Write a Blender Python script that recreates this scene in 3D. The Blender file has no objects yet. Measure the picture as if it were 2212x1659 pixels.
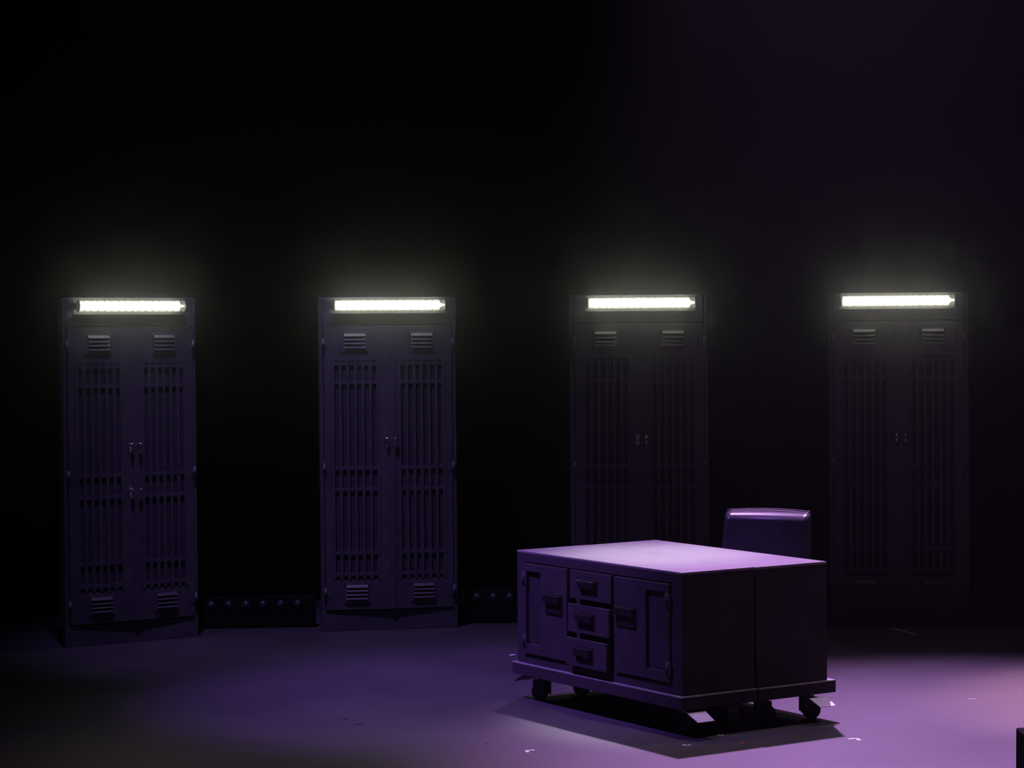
import bpy, bmesh, math, random
from mathutils import Vector, Matrix

SC = bpy.context.scene
COL = SC.collection
R = math.radians

# ------------------------------------------------------------------ camera
cam_d = bpy.data.cameras.new('camera')
cam_d.sensor_width = 36.0
cam_d.lens = 36.0 * 4770.0 / 2212.0
cam_d.clip_end = 200
cam = bpy.data.objects.new('camera', cam_d)
COL.objects.link(cam)
PITCH, ROLL = math.atan(96.5 / 4770.0), -0.0085
# looking along +y, pitched slightly down, with a small roll
M = Matrix.Translation((0, 0, 1.75)) @ Matrix.Rotation(math.pi / 2 - PITCH, 4, 'X') @ Matrix.Rotation(-ROLL * -1.0, 4, 'Z')
cam.matrix_world = M
SC.camera = cam

# ------------------------------------------------------------------ view
SC.view_settings.view_transform = 'Standard'
SC.view_settings.look = 'None'
SC.view_settings.exposure = 0.0
SC.view_settings.gamma = 1.0
SC.view_settings.use_curve_mapping = False

# ------------------------------------------------------------------ world: black house, thin stage haze
w = bpy.data.worlds.new('stage_air')
SC.world = w
w.use_nodes = True
nt = w.node_tree
nt.nodes.clear()
wo = nt.nodes.new('ShaderNodeOutputWorld')
bg = nt.nodes.new('ShaderNodeBackground')
bg.inputs['Color'].default_value = (0, 0, 0, 1)
bg.inputs['Strength'].default_value = 0.0
def scatter(density, g):
    v = nt.nodes.new('ShaderNodeVolumeScatter')
    v.inputs['Color'].default_value = (1, 1, 1, 1)
    v.inputs['Density'].default_value = density
    v.inputs['Anisotropy'].default_value = g
    return v
add = nt.nodes.new('ShaderNodeAddShader')
nt.links.new(scatter(0.0095, 0.977).outputs[0], add.inputs[0])      # fine mist droplets: strongly forward
nt.links.new(scatter(0.00045, 0.55).outputs[0], add.inputs[1])       # thin smoke
nt.links.new(bg.outputs[0], wo.inputs['Surface'])
nt.links.new(add.outputs[0], wo.inputs['Volume'])
SC.cycles.use_adaptive_sampling = False
SC.cycles.volume_bounces = 0
SC.cycles.max_bounces = 6

# ------------------------------------------------------------------ stage lights (hung in the grid above) and added fills
def spot(name, loc, target, watts, color, half_deg, blend=1.0, radius=0.12):
    d = bpy.data.lights.new(name, 'SPOT')
    d.energy = watts
    d.color = color
    d.spot_size = R(half_deg * 2)
    d.spot_blend = blend
    d.shadow_soft_size = radius
    o = bpy.data.objects.new(name, d)
    COL.objects.link(o)
    o.location = loc
    o.rotation_euler = (Vector(target) - Vector(loc)).to_track_quat('-Z', 'Y').to_euler()
    return o

spot('back_spot_purple', (1.25, 13.9, 7.6), (2.3, 9.3, 0), 13000, (0.62, 0.295, 0.86), 18.8, 1.0, 0.10)
spot('added_white_fill', (1.2, 13.9, 7.6), (0.66, 10.42, 0.7), 3900, (0.92, 1.0, 0.74), 4.8, 1.0, 0.10)  # added narrow beam to whiten the tabletop, not a lamp of the rig
spot('added_chair_rim', (1.75, 14.2, 7.6), (1.33, 11.50, 0.8), 2500, (0.72, 0.52, 1.0), 2.6, 1.0, 0.08)  # added only to brighten the rim of the chair back
spot('top_spot_grey', (1.05, 9.2, 8.0), (0.95, 9.4, 0), 500, (0.95, 0.76, 0.80), 15, 1.0, 0.10)
spot('added_left_floor_fill', (-0.4, 11.0, 8.0), (-0.3, 8.6, 0), 400, (0.98, 0.76, 0.80), 17, 1.0, 0.15)  # added fill that greys the left floor, no real lamp there
spot('side_spot_lilac', (4.8, 12.4, 6.6), (0.2, 9.7, 0), 560, (0.60, 0.34, 0.90), 17, 1.0, 0.08)
spot('side_spot_pink', (5.0, 12.5, 6.5), (3.35, 10.5, 0), 9500, (0.95, 0.46, 0.58), 12, 1.0, 0.10)
spot('front_wash_violet', (-3.0, 8.1, 7.4), (-0.2, 10.8, 0.3), 4200, (0.36, 0.15, 1.0), 13.5, 1.0, 0.12)
spot('locker_wash_violet', (-1.8, 10.2, 7.5), (-1.15, 12.75, 0.6), 1080, (0.42, 0.25, 1.0), 15.5, 1.0, 0.10)

# ------------------------------------------------------------------ materials
def mat(name, col, rough=0.5, metal=0.0, var=0.25, scale=6.0, bump=0.0, bscale=60.0, spec=0.5):
    m = bpy.data.materials.new(name)
    m.use_nodes = True
    t = m.node_tree
    b = t.nodes['Principled BSDF']
    b.inputs['Roughness'].default_value = rough
    b.inputs['Metallic'].default_value = metal
    b.inputs['Specular IOR Level'].default_value = spec
    tc = t.nodes.new('ShaderNodeTexCoord')
    n = t.nodes.new('ShaderNodeTexNoise')
    n.inputs['Scale'].default_value = scale
    n.inputs['Detail'].default_value = 6
    t.links.new(tc.outputs['Object'], n.inputs['Vector'])
    r = t.nodes.new('ShaderNodeValToRGB')
    r.color_ramp.elements[0].position = 0.3
    r.color_ramp.elements[1].position = 0.7
    r.color_ramp.elements[0].color = tuple(c * (1 - var) for c in col) + (1,)
    r.color_ramp.elements[1].color = tuple(min(1, c * (1 + var)) for c in col) + (1,)
    t.links.new(n.outputs['Fac'], r.inputs['Fac'])
    t.links.new(r.outputs['Color'], b.inputs['Base Color'])
    if bump:
        n2 = t.nodes.new('ShaderNodeTexNoise')
        n2.inputs['Scale'].default_value = bscale
        n2.inputs['Detail'].default_value = 4
        t.links.new(tc.outputs['Object'], n2.inputs['Vector'])
        bp = t.nodes.new('ShaderNodeBump')
        bp.inputs['Strength'].default_value = bump
        bp.inputs['Distance'].default_value = 0.002
        t.links.new(n2.outputs['Fac'], bp.inputs['Height'])
        t.links.new(bp.outputs['Normal'], b.inputs['Normal'])
    return m

M_FLOOR = mat('stage_floor_paint', (0.060, 0.057, 0.060), 0.5, 0, 0.18, 1.4, 0.25, 40)
M_DRAPE = mat('black_velour', (0.0015, 0.0015, 0.0018), 1.0, 0, 0.2, 3, spec=0.0)
M_LOCK = mat('locker_grey_paint', (0.085, 0.083, 0.09), 0.48, 0, 0.2, 7, 0.15, 90)
M_LOCKIN = mat('locker_dark_interior', (0.05, 0.049, 0.053), 0.8, 0, 0.2, 5)
M_METAL = mat('worn_steel', (0.45, 0.45, 0.47), 0.3, 1.0, 0.15, 20)
M_CHROME = mat('polished_knob_steel', (0.75, 0.75, 0.78), 0.15, 1.0, 0.05, 20)
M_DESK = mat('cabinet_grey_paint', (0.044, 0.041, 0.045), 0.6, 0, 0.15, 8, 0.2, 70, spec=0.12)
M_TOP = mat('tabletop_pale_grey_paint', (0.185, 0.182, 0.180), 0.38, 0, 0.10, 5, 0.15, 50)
M_LEDGE_LIT = mat('base_ledge_lit_tone', (0.27, 0.26, 0.25), 0.4, 0, 0.12, 9)  # paler than the base paint: brightness of the lit ledge put into the colour
M_BLACK = mat('black_paint', (0.012, 0.012, 0.013), 0.5, 0, 0.2, 10)
M_MATTE = mat('matte_black_coating', (0.008, 0.008, 0.008), 0.9, 0, 0.2, 10, spec=0.05)
M_RUBBER = mat('black_rubber', (0.012, 0.012, 0.012), 0.7, 0, 0.2, 30)
M_PEDAL = mat('brake_pedal_zinc', (0.75, 0.73, 0.70), 0.45, 0.3, 0.1, 25)
M_CHAIR = mat('chair_dark_leather', (0.055, 0.05, 0.06), 0.30, 0, 0.2, 12, 0.15, 160, spec=0.7)
M_TAPE = mat('white_tape', (0.8, 0.8, 0.78), 0.6, 0, 0.05, 40)
M_REDTAPE = mat('red_tape', (0.5, 0.03, 0.03), 0.6, 0, 0.05, 40)
M_SCUFF = mat('black_scuff', (0.01, 0.01, 0.01), 0.6, 0, 0.05, 40)  # dark floor scuffs, laid as thin strips
M_HOUSE = mat('lamp_housing_enamel', (0.07, 0.07, 0.065), 0.4, 0, 0.1, 20)
M_LENS = mat('batten_lens_glass', (0.05, 0.05, 0.06), 0.22, 0.0, 0.05, 20, spec=0.6)

def mesh_dots():
    """Perforated sheet: rows of dark holes."""
    m = mat('perforated_sheet', (0.03, 0.03, 0.03), 0.5)
    t = m.node_tree
    b = t.nodes['Principled BSDF']
    tc = t.nodes.new('ShaderNodeTexCoord')
    v = t.nodes.new('ShaderNodeTexVoronoi')
    v.inputs['Scale'].default_value = 95
    v.inputs['Randomness'].default_value = 0.0
    t.links.new(tc.outputs['Object'], v.inputs['Vector'])
    r = t.nodes.new('ShaderNodeValToRGB')
    r.color_ramp.interpolation = 'CONSTANT'
    r.color_ramp.elements[0].color = (0.008, 0.008, 0.009, 1)
    r.color_ramp.elements[1].position = 0.33
    r.color_ramp.elements[1].color = (0.034, 0.033, 0.036, 1)
    t.links.new(v.outputs['Distance'], r.inputs['Fac'])
    t.links.new(r.outputs['Color'], b.inputs['Base Color'])
    return m
M_PERF = mesh_dots()

def emit(name, col, s):
    m = bpy.data.materials.new(name)
    m.use_nodes = True
    t = m.node_tree
    t.nodes.clear()
    o = t.nodes.new('ShaderNodeOutputMaterial')
    e = t.nodes.new('ShaderNodeEmission')
    e.inputs['Color'].default_value = col + (1,)
    e.inputs['Strength'].default_value = s
    t.links.new(e.outputs[0], o.inputs['Surface'])
    return m
M_TUBE = emit('fluorescent_tube_lit', (1.0, 1.0, 0.84), 9.0)

def cover_mat():
    m = bpy.data.materials.new('clear_plastic_cover')
    m.use_nodes = True
    t = m.node_tree
    t.nodes.clear()
    o = t.nodes.new('ShaderNodeOutputMaterial')
    mx = t.nodes.new('ShaderNodeMixShader')
    tr = t.nodes.new('ShaderNodeBsdfTransparent')
    tl = t.nodes.new('ShaderNodeBsdfTranslucent')
    tl.inputs['Color'].default_value = (0.8, 0.82, 0.68, 1)
    mx.inputs['Fac'].default_value = 0.10
    t.links.new(tr.outputs[0], mx.inputs[1])
    t.links.new(tl.outputs[0], mx.inputs[2])
    t.links.new(mx.outputs[0], o.inputs['Surface'])
    return m
M_COVER = cover_mat()

# ------------------------------------------------------------------ mesh helpers
class MB:
    def __init__(self):
        self.bm = bmesh.new()

    def box(self, x0, x1, y0, y1, z0, z1, bevel=0.0, mi=0):
        vs_ = [self.bm.verts.new((x, y, z)) for x in (x0, x1) for y in (y0, y1) for z in (z0, z1)]
        F = [(0, 1, 3, 2), (4, 6, 7, 5), (0, 4, 5, 1), (2, 3, 7, 6), (0, 2, 6, 4), (1, 5, 7, 3)]
        fs = [self.bm.faces.new([vs_[i] for i in f]) for f in F]
        for f in fs:
            f.material_index = mi
        if bevel:
            es = list({e for f in fs for e in f.edges})
            bmesh.ops.bevel(self.bm, geom=es, offset=bevel, segments=2, affect='EDGES', profile=0.5)
        return self

    def prism(self, pts, z0, z1, bevel=0.0):
        """pts: plan polygon, counter-clockwise seen from above"""
        lo = [self.bm.verts.new((x, y, z0)) for x, y in pts]
        hi = [self.bm.verts.new((x, y, z1)) for x, y in pts]
        n = len(pts)
        fs = [self.bm.faces.new(hi), self.bm.faces.new(lo[::-1])]
        for i in range(n):
            j = (i + 1) % n
            fs.append(self.bm.faces.new((lo[i], lo[j], hi[j], hi[i])))
        if bevel:
            es = list({e for f in fs for e in f.edges})
            bmesh.ops.bevel(self.bm, geom=es, offset=bevel, segments=2, affect='EDGES', profile=0.5)
        return self

    def quad(self, a, b, c, d, th, nrm):
        """a slab: four corners pushed along nrm by th"""
        n = Vector(nrm).normalized() * th
        P = [Vector(p) for p in (a, b, c, d)]
        lo = [self.bm.verts.new(p) for p in P]
        hi = [self.bm.verts.new(p + n) for p in P]
        self.bm.faces.new(hi)
        self.bm.faces.new(lo[::-1])
        for i in range(4):
            j = (i + 1) % 4
            self.bm.faces.new((lo[i], lo[j], hi[j], hi[i]))
        return self

    def lathe(self, prof, axis='Z', loc=(0, 0, 0), seg=24, mi=0, arc=(0, 2 * math.pi)):
        """prof: [(r, h)] along axis"""
        full = abs(arc[1] - arc[0] - 2 * math.pi) < 1e-6
        n = seg if full else seg + 1
        rings = []
        for r, h in prof:
            ring = []
            for k in range(n):
                a = arc[0] + (arc[1] - arc[0]) * k / seg
                c, s = r * math.cos(a), r * math.sin(a)
                p = {'Z': (c, s, h), 'X': (h, c, s), 'Y': (s, h, c)}[axis]
                ring.append(self.bm.verts.new(Vector(p) + Vector(loc)))
            rings.append(ring)
        m = n if full else n - 1
        for a, b in zip(rings, rings[1:]):
            for k in range(m):
                j = (k + 1) % n
                f = self.bm.faces.new((a[k], a[j], b[j], b[k]))
                f.smooth = True
                f.material_index = mi
        if full:
            for ring, rev in ((rings[0], True), (rings[-1], False)):
                f = self.bm.faces.new(ring[::-1] if rev else ring)
                f.material_index = mi
        return self

    def tube(self, pts, r, seg=10):
        pts = [Vector(p) for p in pts]
        rings = []
        for i, p in enumerate(pts):
            t = (pts[min(i + 1, len(pts) - 1)] - pts[max(i - 1, 0)]).normalized()
            a = t.orthogonal().normalized()
            if i and rings:
                a = (pa - t * pa.dot(t)).normalized()
            pa = a
            b = t.cross(a)
            rings.append([self.bm.verts.new(p + (a * math.cos(2 * math.pi * k / seg) + b * math.sin(2 * math.pi * k / seg)) * r) for k in range(seg)])
        for x, y in zip(rings, rings[1:]):
            for k in range(seg):
                j = (k + 1) % seg
                f = self.bm.faces.new((x[k], x[j], y[j], y[k]))
                f.smooth = True
        self.bm.faces.new(rings[0][::-1])
        self.bm.faces.new(rings[-1])
        return self

    def build(self, name, m, parent=None, loc=(0, 0, 0), rz=0.0):
        bmesh.ops.recalc_face_normals(self.bm, faces=self.bm.faces[:])
        me = bpy.data.meshes.new(name)
        self.bm.to_mesh(me)
        self.bm.free()
        for x in (m if isinstance(m, (list, tuple)) else [m]):
            me.materials.append(x)
        o = bpy.data.objects.new(name, me)
        COL.objects.link(o)
        o.location = loc
        o.rotation_euler = (0, 0, rz)
        if parent:
            o.parent = parent
        return o

def tag(o, label=None, cat=None, group=None, kind=None):
    if label: o['label'] = label
    if cat: o['category'] = cat
    if group: o['group'] = group
    if kind: o['kind'] = kind
    return o

def empty(name, loc, rz=0.0):
    o = bpy.data.objects.new(name, None)
    COL.objects.link(o)
    o.location = loc
    o.rotation_euler = (0, 0, rz)
    o.empty_display_size = 0.1
    return o

def copy_tree(o, parent=None):
    c = o.copy()
    COL.objects.link(c)
    c.parent = parent
    for ch in list(o.children):
        copy_tree(ch, c)
    return c

# ------------------------------------------------------------------ setting: floor and black backdrop
mb = MB()
mb.box(-9, 9, -2, 16, -0.2, 0)
tag(mb.build('floor', M_FLOOR), 'dark grey painted stage floor', 'floor', kind='structure')

mb = MB()
NX = 900
v0, v1 = [], []
for i in range(NX + 1):
    x = -9 + 18 * i / NX
    y = 14.9 + 0.03 * math.sin(x * 2 * math.pi / 1.1)
    v0.append(mb.bm.verts.new((x, y, 0)))
    v1.append(mb.bm.verts.new((x, y, 9)))
for i in range(NX):
    f = mb.bm.faces.new((v0[i], v0[i + 1], v1[i + 1], v1[i]))
    f.smooth = True
tag(mb.build('wall_back', M_DRAPE), 'black pleated drape closing the back of the stage', 'drape', kind='structure')

# ------------------------------------------------------------------ lockers
LW, LD, LH = 0.415, 0.05, 2.012        # half width, depth, height
DT, DB = 1.838, 0.128                  # door top, door bottom
HX = 0.388                             # hinge line

def locker_door(root, side, extra_pull=False):
    """side -1: left door, hinged at its left; +1: right door"""
    s = side
    Wd = HX - 0.004 + (0.012 if s < 0 else -0.012)   # the joint sits a little right of the middle
    T = 0.024
    # local frame of the door: hinge at x=0, runs along dirx = -s ; front at y=-T
    def X(u):            # locker u -> door x
        return u - s * HX
    def bx(b, u0, u1, y0, y1, z0, z1, bev=0.002):
        xa, xb = X(s * u0), X(s * u1)
        b.box(min(xa, xb), max(xa, xb), y0, y1, z0, z1, bev)
    ui = -0.0 + (0.010 if s > 0 else -0.006)         # free edge (u, unsigned)
    g0, g1, z0, z1 = 0.055, 0.345, 0.308, 1.628      # grille opening
    b = MB()
    bx(b, ui, g0, -T, 0, DB, DT)
    bx(b, g1, HX, -T, 0, DB, DT)
    bx(b, g0, g1, -T, 0, DB, z0)
    bx(b, g0, g1, -T, 0, z1, DT)
    if s > 0:
        bx(b, ui - 0.012, ui + 0.022, -T - 0.007, -T, DB, DT)        # cover strip over the joint
    door = b.build('door', M_LOCK, root, (s * HX, 0.0, 0.0), R(2.2) * s)
    # grille: seven upright bars in front of six cross rails
    b = MB()
    for k in range(7):
        u = g0 + 0.009 + (g1 - g0 - 0.018) * k / 6
        bx(b, u - 0.009, u + 0.009, -T - 0.004, -T + 0.010, z0, z1, 0.003)
    for z in (1.612, 1.500, 0.982, 0.855, 0.472, 0.343):
        bx(b, g0, g1, -T + 0.001, -T + 0.014, z - 0.012, z + 0.010, 0.002)
    b.build('grille', M_LOCK, door)
    b = MB()
    bx(b, g0, g1, -T + 0.016, -T + 0.022, z0, z1, 0)
    b.build('backing_panel', M_LOCKIN, door)
    # louvred vent plates
    for za, zb in ((1.682, 1.802), (0.168, 0.292)):
        b = MB()
        bx(b, 0.122, 0.282, -T - 0.005, -T, za, zb, 0.002)
        for k in range(4):
            z = za + 0.022 + k * 0.0235
            xa, xb = X(s * 0.137), X(s * 0.267)
            xa, xb = min(xa, xb), max(xa, xb)
            y0 = -T - 0.005
            b.quad((xa, y0, z + 0.016), (xb, y0, z + 0.016), (xb, y0 - 0.013, z), (xa, y0 - 0.013, z), 0.003, (0, -0.6, 0.8))
        for u in (0.129, 0.275):
            for z in (za + 0.008, zb - 0.008):
                b.lathe([(0.004, 0), (0.004, -0.003), (0.002, -0.005)], 'Y', (X(s * u), -T - 0.005, z), 8)
        b.build('louvre_vent', M_LOCK, door)
    # knob handle near the joint
    def pull(z, name):
        b = MB()
        x = X(s * (0.032 if s > 0 else 0.015))
        b.box(x - 0.012, x + 0.012, -T - 0.004, -T, z - 0.045, z + 0.02, 0.003)
        b.lathe([(0.005, -T), (0.005, -T - 0.02), (0.010, -T - 0.024), (0.012, -T - 0.032), (0.009, -T - 0.04), (0.003, -T - 0.043)], 'Y', (x, 0, z), 14)
        b.tube([(x, -T - 0.03, z), (x, -T - 0.034, z - 0.02), (x, -T - 0.028, z - 0.045), (x, -T - 0.012, z - 0.056)], 0.0055, 8)
        return b.build(name, M_CHROME, door)
    pull(1.155, 'handle')
    if extra_pull:
        pull(0.89, 'handle')
    # hinges
    for z in (1.73, 0.98, 0.23):
        b = MB()
        b.lathe([(0.008, z - 0.035), (0.008, z - 0.012), (0.0095, z - 0.011), (0.0095, z + 0.011), (0.008, z + 0.012), (0.008, z + 0.035)], 'Z', (s * 0.004, -T - 0.005, 0), 12)
        bb = 0.03
        b.box(-bb if s > 0 else 0.0, 0.0 if s > 0 else bb, -T - 0.003, -T, z - 0.03, z + 0.03, 0.001)
        b.build('hinge', M_LOCK, door)
    return door

def make_locker(name, loc, deg, label, extra=False):
    root = empty(name, loc, R(deg))
    tag(root, label, 'locker', 'tall grey barred lockers across the back')
    b = MB()
    b.box(-LW, -LW + 0.02, 0.0, LD, 0, LH, 0.002)
    b.box(LW - 0.02, LW, 0.0, LD, 0, LH, 0.002)
    b.box(-LW + 0.02, LW - 0.02, LD - 0.015, LD, 0, LH, 0)
    b.box(-LW + 0.02, LW - 0.02, 0.0, LD - 0.015, LH - 0.02, LH, 0.002)
    b.box(-LW + 0.02, LW - 0.02, 0.0, LD - 0.015, 0.10, 0.12, 0)
    b.box(-LW, -LW + 0.024, -0.012, 0.0, 0, LH, 0.003)
    b.box(LW - 0.024, LW, -0.012, 0.0, 0, LH, 0.003)
    b.build('carcass', M_LOCK, root)
    b = MB()
    b.box(-LW + 0.024, LW - 0.024, -0.014, 0.0, DT + 0.006, LH, 0.003)
    b.build('header_panel', M_LOCK, root)
    b = MB()
    b.box(-LW + 0.024, LW - 0.024, -0.014, 0.0, 0, DB - 0.008, 0.003)
    b.build('plinth', M_LOCK, root)
    locker_door(root, -1, extra)
    locker_door(root, 1, extra)
    return root

LOCK = [((-2.232, 12.886, 0), 32.7, 'leftmost grey barred locker, turned inward, nearest the left edge', True),
        ((-0.751, 13.354, 0), 10.9, 'second grey barred locker from the left, the most clearly lit one', False),
        ((0.766, 13.30, 0), 2.0, 'dim barred locker directly behind the rolling cabinets, third from the left', False),
        ((2.328, 13.30, 0), -6.0, 'rightmost barred locker, hardly visible in the dark behind the chair', False)]
lock_objs = []
for loc, deg, lab, ex in LOCK:
    lock_objs.append(make_locker('locker', loc, deg, lab, ex))

# ------------------------------------------------------------------ fluorescent lamps on the locker headers
def make_lamp(loc, deg, label, hf=0.335):
    root = empty('fluorescent_lamp', loc, R(deg))
    k_ = hf / 0.335
    root.scale = (k_, 1, 1)
    tag(root, label, 'lamp', 'lit fluorescent lamps on the lockers')
    ZC = 0.0
    b = MB()
    b.box(-0.345, 0.347, -0.004, 0.0, -0.050, 0.034, 0.001)
    b.box(-0.345, 0.347, -0.040, -0.004, -0.050, -0.047, 0.001)      # lower lip that catches the light
    b.box(-0.30, 0.30, -0.012, -0.004, -0.018, 0.018, 0.002)
    b.build('housing', M_HOUSE, root)
    yc = -0.048
    b = MB()
    b.lathe([(0.004, -0.325), (0.022, -0.322), (0.0255, -0.315), (0.0255, 0.292), (0.022, 0.300), (0.008, 0.312), (0.005, 0.331)], 'X', (0, yc, 0), 24)
    b.build('tube', M_TUBE, root)
    b = MB()
    b.lathe([(0.0325, -0.334), (0.0325, 0.334)], 'X', (0, yc, 0), 32)
    for k in range(15):
        x = -0.301 + k * 0.043
        b.lathe([(0.0327, x - 0.0008), (0.0335, x - 0.0008), (0.0335, x + 0.0008), (0.0327, x + 0.0008)], 'X', (0, yc, 0), 24, 1)
    b.build('clear_cover', [M_COVER, M_HOUSE], root)
    for x0, x1 in ((-0.337, -0.333), (0.333, 0.338)):
        b = MB()
        b.lathe([(0.030, x0), (0.0335, x0), (0.0335, x1), (0.030, x1), (0.030, x0)], 'X', (0, yc, 0), 28)
        b.box(x0, x1, yc + 0.03, -0.004, -0.02, 0.02, 0)
        b.build('end_cap', M_HOUSE, root)
    return root

LAMPLAB = ['lit fluorescent lamp on the leftmost locker, turned inward, at the far left',
           'lit fluorescent lamp at the top of the second locker from the left',
           'lit fluorescent lamp above the rolling cabinets, on the third locker from the left',
           'lit fluorescent lamp at the far right, on the rightmost locker']
for (loc, deg, _l, _e), lab, (off, hf) in zip(LOCK, LAMPLAB, ((-0.008, 0.329), (0.006, 0.337), (0.010, 0.323), (-0.006, 0.336))):
    e_ = Vector((math.cos(R(deg)), math.sin(R(deg)), 0))
    n = Vector((math.sin(R(deg)), -math.cos(R(deg)), 0))
    p = Vector(loc) + n * 0.0145 + e_ * off
    make_lamp((p.x, p.y, 1.962), deg, lab, hf)

# ------------------------------------------------------------------ rolling cabinets
DANG = R(32.929)
DF = Vector((0.732, 9.597))
U = Vector((math.cos(DANG), math.sin(DANG)))
V = Vector((-math.sin(DANG), math.cos(DANG)))
ZB0, ZB1, ZT = 0.128, 0.186, 0.728

def make_caster(root, cx, cy, swivel, pedal=0, dark=False):
    """cx, cy: swivel axis in the cabinet frame; swivel: rolling direction (deg); pedal: -1 / +1 = side (local y) it points to"""
    b = MB()
    b.box(cx - 0.05, cx + 0.05, cy - 0.04, cy + 0.04, ZB0 - 0.006, ZB0, 0.002)
    b.lathe([(0.028, ZB0 - 0.006), (0.032, ZB0 - 0.012), (0.026, ZB0 - 0.022), (0.018, ZB0 - 0.026)], 'Z', (cx, cy, 0), 16)
    ca = b.build('caster', M_BLACK, root)
    a = R(swivel)
    d = Vector((math.cos(a), math.sin(a), 0))
    pz = 0.043
    off = 0.03
    rot = Matrix.Translation((cx, cy, 0)) @ Matrix.Rotation(a, 4, 'Z')
    b = MB()
    for sy in (-1, 1):
        b.prism([(-0.022, sy * 0.0245 - 0.0025), (0.05, sy * 0.0245 - 0.0025), (0.05, sy * 0.0245 + 0.0025), (-0.022, sy * 0.0245 + 0.0025)], 0.034, 0.105, 0.001)
    b.box(-0.022, 0.035, -0.027, 0.027, 0.098, 0.105, 0.002)
    bmesh.ops.transform(b.bm, matrix=rot, verts=b.bm.verts[:])
    b.build('fork', M_BLACK, ca)
    b = MB()
    prof = [(0.012, -0.019), (0.034, -0.019), (0.0405, -0.016), (0.043, -0.008), (0.043, 0.008), (0.0405, 0.016), (0.034, 0.019), (0.012, 0.019)]
    b.lathe(prof, 'Y', (off, 0, pz), 28)
    bmesh.ops.transform(b.bm, matrix=rot, verts=b.bm.verts[:])
    b.build('wheel', M_RUBBER, ca)
    if pedal:
        s = pedal
        b = MB()
        y0, y1 = cy + s * 0.035, cy + s * 0.175
        xw = 0.050
        ym = cy + s * 0.105
        xm = cx - 0.012
        b.quad((xm - 0.02, y0, 0.108), (xm + 0.02, y0, 0.108), (xm + 0.02, ym, 0.108), (xm - 0.02, ym, 0.108), 0.003, (0, 0, 1))
        b.quad((xm - xw, ym, 0.1115), (xm + xw, ym, 0.1115), (xm + xw * 0.9, y1, 0.080), (xm - xw * 0.9, y1, 0.080), 0.003, (0, s * 0.4, 0.9))
        bp = b.build('brake_pedal', M_BLACK if dark else M_PEDAL, ca)  # black on the left pedals stands in for shade on their underside
        if not dark:
            bp['label'] = 'pale metal brake pedal'
    return ca

def cup_pull(door, x, t0, t1, z0, z1):
    """card-holder pull: hood, dark hollow and label frame; front face at local x"""
    b = MB()
    b.box(x - 0.004, x, t0, t1, z0, z1, 0.0015)
    zt = z1 - 0.012
    b.box(x - 0.026, x - 0.004, t0 + 0.004, t1 - 0.004, zt, zt + 0.006, 0.002)       # top ledge
    b.quad((x - 0.026, t0 + 0.004, zt), (x - 0.026, t1 - 0.004, zt), (x - 0.018, t1 - 0.004, zt - 0.03), (x - 0.018, t0 + 0.004, zt - 0.03), 0.003, (-1, 0, 0))
    for t in (t0 + 0.004, t1 - 0.008):
        b.box(x - 0.024, x - 0.004, t, t + 0.004, zt - 0.03, zt, 0)
    b.box(x - 0.009, x - 0.004, t0 + 0.004, t1 - 0.004, z0 + 0.004, z0 + 0.010, 0.001)
    b.box(x - 0.009, x - 0.004, t0 + 0.004, t0 + 0.010, z0 + 0.004, zt - 0.034, 0.001)
    b.box(x - 0.009, x - 0.004, t1 - 0.010, t1 - 0.004, z0 + 0.004, zt - 0.034, 0.001)
    for t in (t0 + 0.012, t1 - 0.012):
        b.lathe([(0.004, x - 0.026), (0.004, x - 0.030), (0.002, x - 0.031)], 'X', (0, t, zt + 0.003), 8)
    return b.build('cup_pull', M_BLACK, door)

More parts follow.
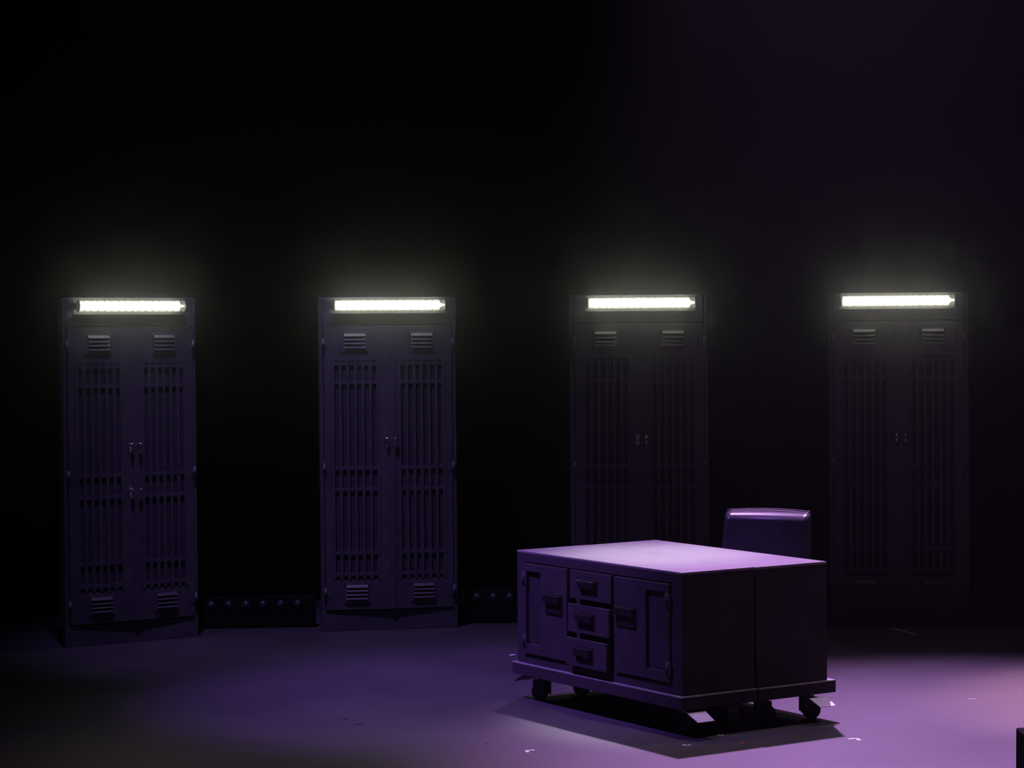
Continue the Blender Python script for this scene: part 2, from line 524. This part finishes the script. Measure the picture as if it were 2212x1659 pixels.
def make_front_cabinet():
    ox, oy = 0.20, 0.66
    base = DF + U * ox + V * oy
    root = empty('rolling_cabinet', (base.x, base.y, 0), DANG)
    tag(root, 'low grey rolling cabinet with two doors and three drawers, nearest the viewer', 'cabinet', 'two rolling cabinets pushed together')
    def L(s, t): return (s - ox, t - oy)
    # local s -> x, t -> y
    S = lambda s: s - ox
    T = lambda t: t - oy
    b = MB()
    # shell behind the face frame
    b.prism([L(0.045, 0.0), L(0.399, -0.003), L(0.421, 1.320), L(0.045, 1.315)], ZB1, ZT - 0.012)
    # face frame
    b.box(S(0.0), S(0.045), T(0.0), T(0.076), ZB1, ZT - 0.012, 0.002)
    b.box(S(0.0), S(0.045), T(1.249), T(1.315), ZB1, ZT - 0.012, 0.002)
    b.box(S(0.0), S(0.045), T(0.076), T(1.249), 0.676, ZT - 0.012, 0.002)
    b.box(S(0.0), S(0.045), T(0.076), T(1.249), ZB1, 0.228, 0.002)
    b.build('body', M_DESK, root)
    b = MB()
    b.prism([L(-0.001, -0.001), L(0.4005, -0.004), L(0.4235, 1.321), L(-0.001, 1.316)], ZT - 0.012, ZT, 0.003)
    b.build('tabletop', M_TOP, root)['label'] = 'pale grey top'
    b = MB()
    b.prism([L(-0.018, -0.016), L(0.405, -0.018), L(0.420, 1.342), L(-0.018, 1.338)], ZB0, ZB1 - 0.006, 0.003)
    bs = b.build('base', M_DESK, root)
    b = MB()
    b.prism([L(-0.019, -0.017), L(0.405, -0.019), L(0.420, 1.343), L(-0.019, 1.339)], ZB1 - 0.006, ZB1, 0.001)
    b.build('lit_ledge_board', M_LEDGE_LIT, bs)
    # doors with a recessed perforated panel
    def door(t0, t1, p0, p1, hinge_t, pull):
        x0, x1 = S(-0.012), S(0.014)
        z0, z1, q0, q1 = 0.236, 0.671, 0.284, 0.634
        b = MB()
        b.box(x0, x1, T(t0), T(p0), z0, z1, 0.002)
        b.box(x0, x1, T(p1), T(t1), z0, z1, 0.002)
        b.box(x0, x1, T(p0), T(p1), z0, q0, 0.002)
        b.box(x0, x1, T(p0), T(p1), q1, z1, 0.002)
        d = b.build('door', M_DESK, root)
        b = MB()
        b.box(x0 + 0.018, x0 + 0.022, T(p0) - 0.005, T(p1) + 0.005, q0 - 0.005, q1 + 0.005)
        b.build('perforated_panel', M_PERF, d)
        for z in (0.60, 0.30):
            b = MB()
            b.lathe([(0.007, z - 0.03), (0.007, z + 0.03)], 'Z', (x0 - 0.003, T(hinge_t), 0), 10)
            b.box(x0 - 0.003, x0, T(hinge_t) - 0.022, T(hinge_t) + 0.022, z - 0.028, z + 0.028, 0.001)
            b.build('hinge', M_DESK, d)
        cup_pull(d, x0, T(pull[0]), T(pull[1]), pull[2], pull[3])
    door(0.080, 0.494, 0.108, 0.252, 0.088, (0.318, 0.470, 0.450, 0.545))
    door(0.874, 1.245, 1.094, 1.222, 1.236, (0.906, 1.044, 0.450, 0.545))
    # drawers, each lower one pulled out a little further
    for za, zb, out, (h0, h1) in ((0.541, 0.672, 0.013, (0.618, 0.752)), (0.385, 0.516, 0.025, (0.624, 0.758)), (0.232, 0.360, 0.040, (0.618, 0.752))):
        b = MB()
        x0 = S(-out)
        b.box(x0, x0 + 0.018, T(0.517), T(0.846), za, zb, 0.002)
        b.box(x0 + 0.018, S(0.043), T(0.535), T(0.828), za + 0.01, zb - 0.02, 0)
        d = b.build('drawer', M_DESK, root)
        zc = (za + zb) / 2 + 0.003
        cup_pull(d, x0, T(h0), T(h1), zc - 0.038, zc + 0.030)
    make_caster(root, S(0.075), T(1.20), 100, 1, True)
    make_caster(root, S(0.075), T(0.09), 20, -1)
    make_caster(root, S(0.325), T(1.20), 110)
    make_caster(root, S(0.325), T(0.10), 10)
    return root

def make_rear_cabinet():
    ox, oy = 0.63, 0.66
    base = DF + U * ox + V * oy
    root = empty('rolling_cabinet', (base.x, base.y, 0), DANG)
    tag(root, 'low grey rolling cabinet behind the drawer front, next to the chair', 'cabinet', 'two rolling cabinets pushed together')
    def L(s, t): return (s - ox, t - oy)
    S = lambda s: s - ox
    T = lambda t: t - oy
    b = MB()
    b.prism([L(0.409, -0.008), L(0.8215, -0.008), L(0.855, 1.339), L(0.431, 1.322)], ZB1, ZT - 0.013, 0.002)
    b.build('body', M_DESK, root)
    b = MB()
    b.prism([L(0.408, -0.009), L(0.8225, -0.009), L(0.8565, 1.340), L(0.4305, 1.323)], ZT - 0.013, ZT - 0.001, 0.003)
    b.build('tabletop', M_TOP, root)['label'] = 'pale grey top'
    b = MB()
    b.prism([L(0.411, -0.021), L(0.862, -0.021), L(0.880, 1.358), L(0.427, 1.342)], ZB0, ZB1 - 0.007, 0.003)
    bs = b.build('base', M_DESK, root)
    b = MB()
    b.prism([L(0.411, -0.022), L(0.863, -0.022), L(0.881, 1.359), L(0.427, 1.343)], ZB1 - 0.007, ZB1 - 0.001, 0.001)
    b.build('lit_ledge_board', M_LEDGE_LIT, bs)
    make_caster(root, S(0.765), T(0.085), -30, -1)
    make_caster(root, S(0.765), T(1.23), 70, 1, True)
    make_caster(root, S(0.525), T(0.115), -25)
    make_caster(root, S(0.525), T(1.22), 95)
    return root

make_front_cabinet()
make_rear_cabinet()

# ------------------------------------------------------------------ chair behind the cabinets, facing them, back reclined
def make_chair():
    root = empty('chair', (1.235, 11.40, 0), R(-24))
    tag(root, 'dark leather chair with a wide padded backrest standing behind the rolling cabinets', 'chair')
    # local: the sitter faces -y ; lean: the back reclines toward +y
    def panel(zlo, zhi, half_lo, half_hi, y0, th, crown, roundtop):
        m_ = MB()
        NX_, NZ_ = 28, 16
        lean = 0.215
        def pt(i, k, front):
            u = -1 + 2 * i / NX_
            v_ = k / NZ_
            z = zlo + (zhi - zlo) * v_
            x = u * (half_lo + (half_hi - half_lo) * v_)
            y = y0 + lean * (z - 0.42) - 0.030 * (u * u) * 1.0 + 0.03
            t_ = th
            e = min(1.0, (1 - abs(u)) / 0.07)
            t_ *= math.sqrt(max(0.0, 1 - (1 - e) ** 2)) * 0.75 + 0.25
            if roundtop:
                r_ = min(1.0, (1 - v_) / 0.025)
                t_ *= math.sqrt(max(0.0, 1 - (1 - r_) ** 2)) * 0.8 + 0.2
            if v_ > 0.5:
                z += crown * (1 - u * u) * (v_ - 0.5) * 2
            return (x, y - (t_ if front else 0.0), z)
        A = [[m_.bm.verts.new(pt(i, k, False)) for k in range(NZ_ + 1)] for i in range(NX_ + 1)]
        B = [[m_.bm.verts.new(pt(i, k, True)) for k in range(NZ_ + 1)] for i in range(NX_ + 1)]
        for i in range(NX_):
            for k in range(NZ_):
                for G_ in (A, B):
                    f = m_.bm.faces.new((G_[i][k], G_[i + 1][k], G_[i + 1][k + 1], G_[i][k + 1]))
                    f.smooth = True
            for k in (0, NZ_):
                f = m_.bm.faces.new((A[i][k], A[i + 1][k], B[i + 1][k], B[i][k]))
                f.smooth = True
        for k in range(NZ_):
            for i in (0, NX_):
                f = m_.bm.faces.new((A[i][k], A[i][k + 1], B[i][k + 1], B[i][k]))
                f.smooth = True
        return m_, pt, NX_, NZ_
    m_, pt, NX_, NZ_ = panel(0.40, 0.829, 0.257, 0.232, 0.20, 0.012, 0.008, False)
    shell = m_.build('back_shell', M_CHAIR, root)
    loop = [pt(i, NZ_, False) for i in range(NX_ + 1)]
    b = MB()
    b.tube([(x, y - 0.005, z + 0.002) for x, y, z in loop], 0.005, 8)
    b.build('piping', M_CHAIR, shell)
    m_, pt, NX_, NZ_ = panel(0.46, 0.824, 0.253, 0.230, 0.187, 0.048, 0.002, True)
    m_.build('backrest', M_CHAIR, root)
    b = MB()
    b.box(-0.235, 0.235, -0.26, 0.17, 0.40, 0.48, 0.025)
    b.build('seat', M_CHAIR, root)
    b = MB()
    b.box(-0.22, 0.22, -0.24, 0.19, 0.365, 0.402, 0.004)
    b.build('seat_frame', M_BLACK, root)
    for sx in (-1, 1):
        for y in (-0.21, 0.17):
            b = MB()
            x = sx * 0.2
            o_ = 0.02
            b.quad((x - 0.018, y - 0.018, 0.366), (x + 0.018, y - 0.018, 0.366), (x + 0.018, y + 0.018, 0.366), (x - 0.018, y + 0.018, 0.366), 0.001, (0, 0, 1))
            bm2 = b.bm
            top = [(x - 0.018, y - 0.018), (x + 0.018, y - 0.018), (x + 0.018, y + 0.018), (x - 0.018, y + 0.018)]
            xb, yb = x + sx * 0.015, y + (0.03 if y > 0 else -0.02)
            bot = [(xb - 0.012, yb - 0.012), (xb + 0.012, yb - 0.012), (xb + 0.012, yb + 0.012), (xb - 0.012, yb + 0.012)]
            tv = [bm2.verts.new((p[0], p[1], 0.367)) for p in top]
            bv = [bm2.verts.new((p[0], p[1], 0.0)) for p in bot]
            bm2.faces.new(tv)
            bm2.faces.new(bv[::-1])
            for i in range(4):
                j = (i + 1) % 4
                bm2.faces.new((bv[i], bv[j], tv[j], tv[i]))
            b.build('leg', M_BLACK, root)
    return root
make_chair()

# ------------------------------------------------------------------ lens battens on the floor between the lockers
def make_batten(x0, y, z, n, pitch, deg, label):
    xm = x0 + pitch * (n - 1) / 2
    root = empty('light_batten', (xm, y, 0), R(deg))
    tag(root, label, 'stage light', 'unlit lens battens on the floor between the lockers')
    hl = pitch * n / 2 + 0.055
    b = MB()
    b.box(-hl, hl, 0.0, 0.09, 0.008, z + 0.045, 0.006)
    for k in range(9):
        b.box(-hl + 0.02, hl - 0.02, 0.09, 0.10, z - 0.05 + k * 0.010, z - 0.046 + k * 0.010, 0)
    b.build('housing', M_MATTE, root)
    for x in (-hl * 0.7, hl * 0.7):
        b = MB()
        b.box(x - 0.02, x + 0.02, 0.0, 0.16, 0.0, 0.008, 0.002)
        b.box(x - 0.015, x + 0.015, 0.09, 0.10, 0.008, 0.06, 0.002)
        b.build('foot', M_MATTE, root)
    for k in range(n):
        x = (k - (n - 1) / 2) * pitch
        b = MB()
        prof = [(0.024, 0.0), (0.024, -0.006)] + [(0.021 * math.cos(a), -0.006 - 0.017 * math.sin(a)) for a in [i * math.pi / 2 / 7 for i in range(7)]] + [(0.0008, -0.0232)]
        b.lathe(prof, 'Y', (x, 0, z), 20)
        b.build('lens', M_LENS, root)
    return root

make_batten(-1.846, 13.45, 0.145, 6, 0.1052, 3.0, 'floor light batten with round lenses between the two left lockers')
make_batten(-0.328, 13.60, 0.162, 9, 0.1008, 2.0, 'floor light batten with round lenses behind the rolling cabinets\' left end')

# ------------------------------------------------------------------ tape marks and scuffs on the floor
def tape(name, pts, wd, m, label, group=None):
    """flat strip through floor points"""
    c = Vector((sum(p[0] for p in pts) / len(pts), sum(p[1] for p in pts) / len(pts)))
    b = MB()
    for p, q in zip(pts, pts[1:]):
        p, q = Vector(p) - c, Vector(q) - c
        d = (q - p).normalized()
        n = Vector((-d.y, d.x)) * wd / 2
        P = [p - n, q - n, q + n, p + n]
        b.prism([(v_.x, v_.y) for v_ in P], 0.0, 0.0006)
    o = b.build(name, m, None, (c.x, c.y, 0.0004))
    return tag(o, label, 'tape mark', group)

G = 'spike tape marks around the cabinets'
tape('spike_tape', [(0.082, 9.372), (0.046, 9.357), (0.055, 9.322)], 0.013, M_TAPE, 'white corner tape mark on the open floor in front of the cabinets\' left half', G)
tape('spike_tape', [(0.722, 9.466), (0.738, 9.442), (0.755, 9.460)], 0.012, M_TAPE, 'small white V tape mark in the shadow before the cabinet\'s front corner', G)
tape('spike_tape', [(1.448, 9.566), (1.484, 9.579), (1.495, 9.532)], 0.015, M_TAPE, 'bright white corner tape mark in front of the right end of the cabinets', G)
tape('spike_tape', [(-0.026, 12.200), (-0.014, 12.206), (0.000, 12.228)], 0.03, M_TAPE, 'white tape scrap beside the left end of the cabinet base', G)
tape('spike_tape', [(0.890, 9.690), (0.919, 9.681)], 0.012, M_TAPE, 'faint pale tape strip deep in the shadow under the cabinets\' right side', G)
tape('spike_tape', [(0.970, 9.508), (0.984, 9.482)], 0.014, M_REDTAPE, 'tiny red tape mark in the shadow right of the front corner', G)
tape('floor_scuff', [(-0.733, 10.037), (-0.696, 10.030)], 0.022, M_SCUFF, 'black scuff on the open floor left of the shadow, larger one', 'black scuffs on the floor')
tape('floor_scuff', [(-0.800, 10.178), (-0.772, 10.172)], 0.014, M_SCUFF, 'thin black scuff farthest left on the open floor', 'black scuffs on the floor')
tape('floor_scuff', [(-0.132, 9.532), (-0.108, 9.528)], 0.014, M_SCUFF, 'small black scuff near the white corner mark on the lower floor', 'black scuffs on the floor')
b = MB()
b.tube([(-0.012, 0.012, 0.002), (-0.006, -0.004, 0.002), (0.006, -0.008, 0.002), (0.018, -0.012, 0.002)], 0.002, 6)
tag(b.build('thread', M_TAPE, None, (2.196, 10.578, 0)), 'short curled pale thread lying on the lit floor at right', 'thread')
b = MB()
b.tube([(-0.05, 0.17, 0.002), (0.0, 0.03, 0.002), (0.045, -0.14, 0.002)], 0.003, 6)
tag(b.build('thread', M_TAPE, None, (2.31, 13.02, 0)), 'thin pale thread on the dark floor before the rightmost locker', 'thread')

# ------------------------------------------------------------------ black floor monitor at the right front edge
def make_monitor():
    root = empty('floor_monitor', (2.185, 8.30, 0), 0)
    tag(root, 'black wedge shaped floor monitor cut off by the lower right edge', 'speaker')
    b = MB()
    # trapezoid sides leaning inward to the bottom
    x0t, x0b, x1 = -0.285, -0.262, 0.30
    lo = [(x0b, -0.20), (x1, -0.20), (x1, 0.16), (x0b, 0.16)]
    verts = []
    hi_z = [0.26, 0.26, 0.26, 0.26]
    V0 = [b.bm.verts.new((p[0], p[1], 0)) for p in lo]
    V1 = [b.bm.verts.new(p) for p in ((x0t, -0.10, 0.262), (x1, -0.10, 0.262), (x1, 0.05, 0.262), (x0t, 0.05, 0.262))]
    fs = [b.bm.faces.new(V1), b.bm.faces.new(V0[::-1])]
    for i in range(4):
        j = (i + 1) % 4
        fs.append(b.bm.faces.new((V0[i], V0[j], V1[j], V1[i])))
    bmesh.ops.bevel(b.bm, geom=list({e for f in fs for e in f.edges}), offset=0.008, segments=2, affect='EDGES', profile=0.5)
    b.build('cabinet', M_MATTE, root)
    b = MB()
    b.quad((-0.22, 0.148, 0.05), (0.27, 0.148, 0.05), (0.27, 0.070, 0.24), (-0.22, 0.070, 0.24), 0.004, (0, 0.9, 0.4))
    b.build('grille', M_MATTE, root)
    return root
make_monitor()
